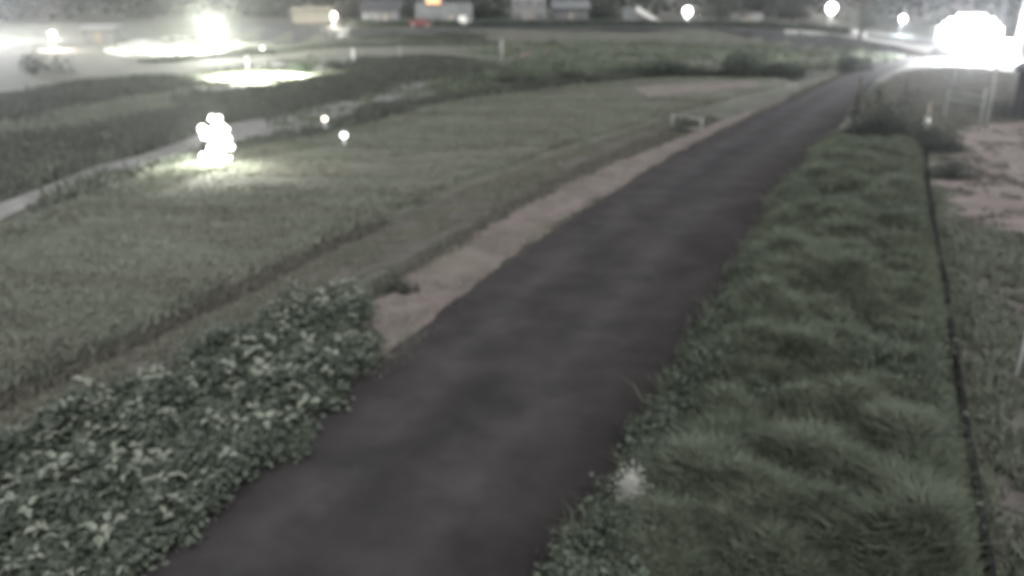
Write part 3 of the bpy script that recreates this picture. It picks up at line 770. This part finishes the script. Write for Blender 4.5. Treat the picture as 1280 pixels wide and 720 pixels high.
def flood_mast(px, py, cpy, label, power, cols, rows, pitch, cone=130):
    """a mast carrying a roundish bank of floodlamps"""
    b = GT(px, py)
    r = math.hypot(b[0], b[1])
    hc = H + ray(px, cpy)[2] * r / math.hypot(*ray(px, cpy)[:2]) - b[2]
    o = empty('floodlight_mast', b, -math.atan2(b[0], b[1]))
    tag(o, label, 'floodlight')
    lathe('base', [(0.45, 0), (0.45, 0.12), (0.2, 0.3)], M_STEEL, o, 12)
    top = hc + rows * pitch / 2
    tube('mast', [(0, 0.25, 0.1), (0, 0.25, top)], [0.16, 0.1], M_STEEL, o, 10)
    low = top
    for j in range(rows):
        zc = hc + (j - (rows - 1) / 2) * pitch
        hw = 0.0
        for k in range(cols):
            xc = (k - (cols - 1) / 2) * pitch
            if (xc / (cols * pitch / 2)) ** 2 + ((zc - hc) / (rows * pitch / 2)) ** 2 > 0.95:
                continue
            q = pitch * 0.47
            hd = box('lamp_head', (xc - q, -0.25, zc - q), (xc + q, 0.0, zc + q), M_STEEL, o)
            lathe_front = q * 0.92
            box('lens', (xc - lathe_front, -0.28, zc - lathe_front), (xc + lathe_front, -0.255, zc + lathe_front), M_LENS, hd)
            hw, low = max(hw, abs(xc) + q), min(low, zc - q)
        box('crossbar', (-hw, 0.03, zc - 0.05), (hw, 0.12, zc + 0.05), M_STEEL, o)
    for x in (-1.2, 1.2):
        point_light('flood_light', (x, -2.0, hc - 0.6 if cone == 0 else max(low - 0.3, 1.2)), power / 2, (0.95, 0.97, 1.0), o, 0.4, cone=cone)
    return o
flood_mast(1206, 74, 42, 'floodlights over the far right yard, bank enlarged and rounded to imitate their glare', 27000, 14, 9, 0.45, 0)  # size and round outline of the bank imitate glare around the lamps
flood_mast(1256, 76, 60, 'smaller floodlight bank between the big one and the thick utility pole', 4000, 4, 4, 0.45, 0)
flood_mast(-120, 40, -25, 'floodlight mast throwing pale light over the far left corner', 165000, 3, 2, 0.9, 0)

# ---------------------------------------------------------------- buildings
def house(px0, px1, py, z, wall_h, label, wall, roof, depth=7.0, roof_h=1.8, wins=3, name='house', cat='house', flat=False, door=True, lit=None):
    a, c = G(px0, py, z), G(px1, py, z)
    a[2] = c[2] = min(float(zt(a[0], a[1])), float(zt(c[0], c[1])))
    wdt = float(np.hypot(*(c - a)[:2]))
    o = empty(name, a, math.atan2(c[1] - a[1], c[0] - a[0]))
    tag(o, label, cat)
    box('wall', (0, 0, -0.3), (wdt, depth, wall_h), wall, o)
    if flat:
        rf = box('roof', (-0.15, -0.15, wall_h), (wdt + 0.15, depth + 0.15, wall_h + 0.25), roof, o, 0.03)
    else:
        bm = bmesh.new()
        e = 0.5
        vs = [bm.verts.new(q) for q in ((-e, -e, wall_h), (wdt + e, -e, wall_h), (wdt + e, depth + e, wall_h), (-e, depth + e, wall_h), (-e, depth / 2, wall_h + roof_h), (wdt + e, depth / 2, wall_h + roof_h))]
        for t in ((0, 1, 5, 4), (2, 3, 4, 5), (0, 4, 3), (1, 2, 5), (3, 2, 1, 0)):
            bm.faces.new([vs[q] for q in t])
        rf = link('roof', bm_mesh('roof', bm, roof), o)
        box('ridge', (-e, depth / 2 - 0.12, wall_h + roof_h - 0.06), (wdt + e, depth / 2 + 0.12, wall_h + roof_h + 0.1), roof, rf)
    storeys = 2 if wall_h > 4.6 else 1
    for s in range(storeys):
        for k in range(wins):
            x = wdt * (k + 0.5) / wins
            if door and s == 0 and k == wins // 2:
                d = box('door', (x - 0.5, -0.06, 0), (x + 0.5, -0.01, 2.0), M_TAN, o)
                box('handle', (x + 0.32, -0.1, 0.95), (x + 0.38, -0.062, 1.1), M_STEEL, d)
                continue
            z0 = 1.0 + s * 2.6
            wv = box('window', (x - 0.75, -0.07, z0 - 0.05), (x + 0.75, -0.01, z0 + 1.15), M_OFFWHITE, o)
            for q in (0, 1):
                box('pane', (x - 0.69 + q * 0.71, -0.085, z0 + 0.02), (x - 0.02 + q * 0.71, -0.072, z0 + 1.08), lit if lit else M_DULLGLASS, wv)
    return o
house(640, 682, 29, 1.5, 7.5, 'tall pale building with flat roof at the top centre', M_PALEWALL, M_GREYWALL, flat=True, wins=3, name='building', cat='building', lit=M_DULLGLASS)
sh = house(520, 590, 31, 1.5, 4.3, 'grey shop with an orange lit sign panel under its eaves', M_GREYWALL, M_DARKROOF, flat=True, wins=4, name='shop', cat='shop')
wdt = max(v.co.x for v in sh.children[0].data.vertices)
box('sign_panel', (wdt * 0.3, -0.3, 4.0), (wdt * 0.66, -0.16, 5.4), M_ORANGE, sh)
box('sign_border', (wdt * 0.2, -0.155, 3.95), (wdt * 0.76, -0.02, 5.45), M_OFFWHITE, sh)
house(452, 500, 30, 1.5, 2.9, 'long grey house left of the orange lit shop', M_OFFWHITE, M_DARKROOF, wins=4)
house(692, 735, 28, 1.5, 3.0, 'grey gabled house right of the tall pale building', M_OFFWHITE, M_GREYWALL, wins=3)
house(915, 953, 27.5, 1.5, 1.9, 'pale site cabin beside the lit crest road', M_PALEWALL, M_OFFWHITE, depth=3.0, flat=True, wins=1, name='site_cabin', cat='cabin')
house(366, 412, 33, 0.8, 2.6, 'cream shed lit by the warm lamp beside it', M_CREAM, M_CREAM, depth=4.0, roof_h=0.8, wins=1, name='shed', cat='shed')
house(104, 142, 50, None or -0.2, 2.3, 'pale lit shed between the low warm lamp and the yard', M_PALEWALL, M_PALEWALL, depth=4.0, roof_h=0.7, wins=1, name='shed', cat='shed')
# black shed at the right edge, corrugated
a = GT(1263, 150)
o = empty('corrugated_shed', a, -0.56)
tag(o, 'black corrugated shed cut off by the right edge', 'shed')
bm = bmesh.new()
n = 61
prev = None
for k in range(n):
    x = 4.5 * k / (n - 1)
    yv = 0.02 * (1 if k % 2 else -1)
    cur = (bm.verts.new((x, yv, 0)), bm.verts.new((x, yv, 2.6)))
    if prev:
        bm.faces.new((prev[0], cur[0], cur[1], prev[1]))
    prev = cur
link('front_wall', bm_mesh('front_wall', bm, M_DARK), o)
box('wall', (0, 0.03, 0), (4.5, 5, 2.59), M_DARK, o)
bm = bmesh.new()
box_bm(bm, (-0.25, -0.3, 2.62), (4.8, 5.3, 2.72))
rf = link('roof', bm_mesh('roof', bm, M_DARKROOF), o)
box('gutter', (-0.25, -0.4, 2.55), (4.8, -0.305, 2.65), M_DARK, rf)
bush(1252, 152, 26, 16, 'dark weeds bunched at the foot of the black shed', 900)

# concrete stairs going down the far levee
a = G(797, 14, 3.2)
o = empty('concrete_stairs', (a[0], a[1] , 1.2), 0.0)
p0, p1 = G(797, 11, 1.5), G(826, 29, 1.5)
o.location = (p1[0], p1[1], float(zt(p1[0], p1[1])))
tag(o, 'pale concrete stairs slanting down beside the round far lamp', 'stairs')
dist = math.hypot(p1[0], p1[1])
wd, hg = 29 * dist / F, 18 * dist / F
NS = 14
for k in range(NS):
    x1 = -wd * k / NS
    box('step', (x1 - wd / NS, 0, 0.02 if k == 0 else 0.0 + 0.001 * k), (x1, 2.0, hg * (k + 1) / NS), M_OFFWHITE, o)
bm = bmesh.new()
vs = []
for yv in (-0.35, -0.01):
    vs.append([bm.verts.new(q) for q in ((0.4, yv, 0), (0.4, yv, 0.3), (-wd, yv, hg + 0.3), (-wd - 0.2, yv, hg + 0.3), (-wd - 0.2, yv, hg - 1.0), (-0.9, yv, 0))])
bm.faces.new(vs[0]); bm.faces.new(vs[1][::-1])
for k in range(6):
    bm.faces.new((vs[0][k], vs[1][k], vs[1][(k + 1) % 6], vs[0][(k + 1) % 6]))
bmesh.ops.recalc_face_normals(bm, faces=bm.faces)
link('side_wall', bm_mesh('side_wall', bm, M_WHITE), o)
# support bank behind the top landing
box('landing', (-wd - 3, 0, 0), (-wd, 2.6, hg), M_GREYWALL, o)

# ---------------------------------------------------------------- vehicles
def vehicle(px, py, z, label, paint, L=4.2, Wd=1.7, Hh=1.45, van=False, rz=0.0):
    b = G(px, py, z)
    b[2] = float(zt(b[0], b[1])) + 0.05
    o = empty('parked_van' if van else 'parked_car', b, rz)
    tag(o, label, 'van' if van else 'car')
    if van:
        prof = [(-L / 2, 0.3), (-L / 2, Hh * 0.95), (-L / 2 + 0.1, Hh), (L / 2 - 1.2, Hh), (L / 2 - 0.55, Hh * 0.62), (L / 2 - 0.05, Hh * 0.5), (L / 2, 0.3)]
    else:
        prof = [(-L / 2, 0.3), (-L / 2, 0.8), (-L / 2 + 0.3, 0.9), (-L / 2 + 0.8, Hh), (L / 2 - 1.9, Hh), (L / 2 - 1.15, 0.95), (L / 2 - 0.1, 0.78), (L / 2, 0.3)]
    bm = bmesh.new()
    s = [[bm.verts.new((x, yv, zz)) for x, zz in prof] for yv in (-Wd / 2, Wd / 2)]
    bm.faces.new(s[0]); bm.faces.new(s[1][::-1])
    for k in range(len(prof)):
        q = (k + 1) % len(prof)
        bm.faces.new((s[0][k], s[1][k], s[1][q], s[0][q]))
    bmesh.ops.recalc_face_normals(bm, faces=bm.faces)
    bmesh.ops.bevel(bm, geom=list(bm.edges), offset=0.06, segments=2, affect='EDGES')
    link('body', bm_mesh('body', bm, paint, False), o)
    for x0, x1 in (((-L / 2 + 0.3, -0.3), (-0.2, L / 2 - 1.35)) if van else ((-L / 2 + 0.75, -0.25), (-0.15, L / 2 - 1.6))):
        for sy in (-1, 1):
            y0 = sy * (Wd / 2 + 0.003)
            box('window', (x0, min(y0, y0 + sy * 0.012), 0.95 if not van else Hh * 0.6), (x1, max(y0, y0 + sy * 0.012), Hh - 0.12), M_GLASS, o)
    for x in (-L / 2 + 0.75, L / 2 - 0.8):
        for sy in (-1, 1):
            bm = bmesh.new()
            tube_bm(bm, [(x, sy * (Wd / 2 - 0.2), 0.31), (x, sy * (Wd / 2 + 0.02), 0.31)], 0.31, 16)
            wh = link('wheel', bm_mesh('wheel', bm, M_BLACK), o)
            bm = bmesh.new()
            tube_bm(bm, [(x, sy * (Wd / 2 + 0.021), 0.31), (x, sy * (Wd / 2 + 0.04), 0.31)], 0.18, 12)
            link('rim', bm_mesh('rim', bm, M_STEEL), wh)
    for sy in (-0.55, 0.55):
        box('headlight', (L / 2 - 0.06, sy - 0.18, 0.55), (L / 2 + 0.012, sy + 0.18, 0.7), M_WHITE, o)
    return o
vehicle(526, 34, 1.5, 'dull red car parked in front of the orange lit shop', M_RED)
vehicle(582, 33, 1.5, 'small white van parked at the right end of the shop', M_WHITE, L=3.6, Wd=1.6, Hh=1.9, van=True, rz=1.3)
vehicle(1205, 62, 0, 'grey van standing in the glare of the floodlit yard', M_GREYWALL, L=4.2, Hh=1.7, van=True, rz=0.15)

# ---------------------------------------------------------------- posts, gate, sign, pipe, speck
def post(px, py, tpy, rpx, label, m, name='post', cat='post', z=None, cap=True, lean=0.0):
    b = GT(px, py) if z is None else G(px, py, z)
    if z is not None:
        b[2] = float(zt(b[0], b[1]))
    r = math.hypot(b[0], b[1])
    hh = H + ray(px, tpy)[2] * r / math.hypot(*ray(px, tpy)[:2]) - b[2]
    rad = rpx * r / F / 2
    o = empty(name, b)
    tag(o, label, cat)
    tube('shaft', [(0, 0, -0.2), (lean * hh * 0.5, 0, hh * 0.5), (lean * hh, 0, hh - 0.04)], [rad * 1.08, rad, rad * 0.95], m, o, 10)
    if cap:
        lathe('cap', [(rad * 1.1, hh - 0.039), (rad * 1.15, hh), (rad * 0.5, hh + 0.04)], m, o, 10, (lean * hh, 0, 0))
    return o, hh, rad
post(442, 81, 61, 4.5, 'bright white post right of the lit apron', M_WHITE)
post(627, 83, 49, 3.5, 'tall pale grey post beside the small pool', M_PALEPIPE)
post(500, 78, 57, 2.5, 'thin grey post between the white post and the tall grey post', M_PALEPIPE)
post(1068, 146, 94, 4, 'dark leaning stake at the left of the round bush', M_WOOD, 'fence_stake', 'stake', cap=False, lean=0.03)
post(1097, 144, 104, 3.5, 'dark upright stake above the round bush', M_WOOD, 'fence_stake', 'stake', cap=False, lean=-0.05)
post(1191, 110, 72, 3, 'thin pale post behind the pipe gate', M_PALEPIPE)
post(1266, 474, 372, 5, 'thin pale stake leaning at the right edge beside the low grass', M_STEEL, 'stake', 'stake', cap=False, lean=0.1)
o, hh, rad = post(1157, 166, 128, 4, 'marker post with white lower sleeve beside the low bushes', M_TAN, 'marker_post')
lathe('sleeve', [(rad * 1.5, 0), (rad * 1.55, hh * 0.5), (rad * 1.1, hh * 0.53)], M_WHITE, o, 12)
post(1130, 122, 96, 3, 'short grey stake in the rough grass left of the pipe gate', M_WOOD, 'fence_stake', 'stake', cap=False)
post(1232, 160, 84, 4, 'tall thin grey post just right of the pipe gate', M_PALEPIPE)
def utility_pole(px, py, z, rpx, label, hh=9.0):
    b = G(px, py, z)
    b[2] = float(zt(b[0], b[1]))
    r = math.hypot(b[0], b[1])
    rad = rpx * r / F / 2
    o = empty('utility_pole', b)
    tag(o, label, 'utility pole')
    tube('pole', [(0, 0, -0.2), (0, 0, hh)], [rad, rad * 0.75], M_GREYWALL if px > 1200 else M_WOOD, o, 10)
    for zc in (hh - 0.6, hh - 1.4):
        ar = box('crossarm', (-0.9, -0.05 - rad, zc - 0.05), (0.9, 0.05 - rad, zc + 0.05), M_STEEL, o)
        for x in (-0.8, -0.3, 0.3, 0.8):
            lathe('insulator', [(0.04, zc + 0.051), (0.07, zc + 0.1), (0.03, zc + 0.2)], M_WHITE, ar, 8, (x, -rad, 0))
utility_pole(1075, 47, 1.0, 4, 'dark utility pole on the far levee left of the small bluish lamp')
utility_pole(1270, 76, 0, 7, 'thick grey utility pole at the right edge above the black shed')
utility_pole(1246, 56, 0, 5, 'thinner grey utility pole left of the thick one')
# round road sign seen against the glare
b = GT(1243, 84)
r = math.hypot(b[0], b[1])
o = empty('road_sign', b, -math.atan2(b[0], b[1]))
tag(o, 'round road sign dark against the floodlit yard', 'road sign')
tube('pole', [(0, 0, -0.1), (0, 0, 2.6)], 0.04, M_STEEL, o, 8)
bm = bmesh.new()
tube_bm(bm, [(0, -0.045, 2.35), (0, -0.075, 2.35)], 0.36, 24)
link('disc', bm_mesh('disc', bm, M_GREYWALL), o)

def frame(p_list, name, label, cat, rails, m, rad=0.04):
    """posts at ground points and rails between given post/height pairs"""
    o = empty(name, p_list[0][0])
    tag(o, label, cat)
    base = p_list[0][0]
    for p, hgt in p_list:
        d = p - base
        tube('post', [(d[0], d[1], -0.15), (d[0], d[1], hgt)], rad * 1.2, m, o, 8)
    for (i0, h0), (i1, h1) in rails:
        d0, d1 = p_list[i0][0] - base, p_list[i1][0] - base
        tube('rail', [(d0[0], d0[1], h0), (d1[0], d1[1], h1)], rad, m, o, 8)
    return o
g0, g1 = GT(1180, 150), GT(1223, 164)
frame([(g0, 1.55), (g1, 2.0)], 'pipe_gate', 'pale pipe gate frame at the top of the dirt lot', 'gate', [((0, 1.5), (1, 1.62)), ((0, 1.12), (1, 1.3))], M_PALEPIPE, 0.05)
g0, g1, g2 = GT(840, 163), GT(876, 167), GT(905, 158)
o = frame([(g0, 0.8), (g1, 0.75)], 'low_barrier', 'low pale barrier with two posts at the far end of the dry verge', 'barrier', [((0, 0.72), (1, 0.68)), ((0, 0.2), (1, 0.18))], M_PALEPIPE, 0.045)
bush(858, 163, 34, 17, 'small dark bush caught behind the low pale barrier', 900)

# black drain pipe snaking along the right of the tall grass
bm = bmesh.new()
tube_bm(bm, [(p[0], p[1], 0.12 + 0.03 * math.sin(k * 0.5)) for k, p in enumerate(PIPE)], 0.06, 10)
tag(link('drain_pipe', bm_mesh('drain_pipe', bm, M_BLACK, True)), 'long black drain pipe lying along the right of the tall grass', 'pipe')

# pale fluff made up for an out-of-focus speck near the lens
b = GT(785, 655)
zb = float(verge_height(np.array([b[0]]), np.array([b[1]]))[0])
o = empty('lens_speck', (b[0], b[1], zb - 0.05))
tag(o, 'pale fluff above the grass near the road, made up for an out-of-focus speck', 'blurred speck')
tube('stem', [(0, 0, 0), (0.03, 0, 0.25), (0.02, 0.01, 0.5)], [0.01, 0.008, 0.005], M_DRYBLADE, o, 6)
n = 1500
t = np.clip(rng.normal(0.5, 0.24, n), -0.2, 1.25)
rad = np.abs(rng.normal(0, 0.1, n))
an = rng.uniform(0, 2 * np.pi, n)
rr2 = rad
cen = np.stack([0.02 + rr2 * np.cos(an), rr2 * np.sin(an), 0.26 + 0.5 * t], 1)
link('plume', leaf_mesh('plume', cen, rng.uniform(0.02, 0.06, n), mat('plume_fluff', (0.38, 0.385, 0.36), (0.55, 0.555, 0.52), attr=True, rough=0.9), 0.2, ratio=0.25), o)

# ---------------------------------------------------------------- night air
bm = bmesh.new()
box_bm(bm, (-380, -40, -3), (380, 400, 24))
hz = link('haze', bm_mesh('haze', bm, M_WHITE))
hm = bpy.data.materials.new('haze_air')
hm.use_nodes = True
n, l = hm.node_tree.nodes, hm.node_tree.links
n.clear()
pv = n.new('ShaderNodeVolumePrincipled')
pv.inputs['Color'].default_value = (0.93, 0.95, 0.97, 1)
pv.inputs['Density'].default_value = 0.0004
pv.inputs['Anisotropy'].default_value = 0.88
ou = n.new('ShaderNodeOutputMaterial')
l.new(pv.outputs[0], ou.inputs['Volume'])
hz.data.materials.clear()
hz.data.materials.append(hm)
hz['kind'] = 'stuff'
hz['label'] = 'pale night haze over the whole river bank'
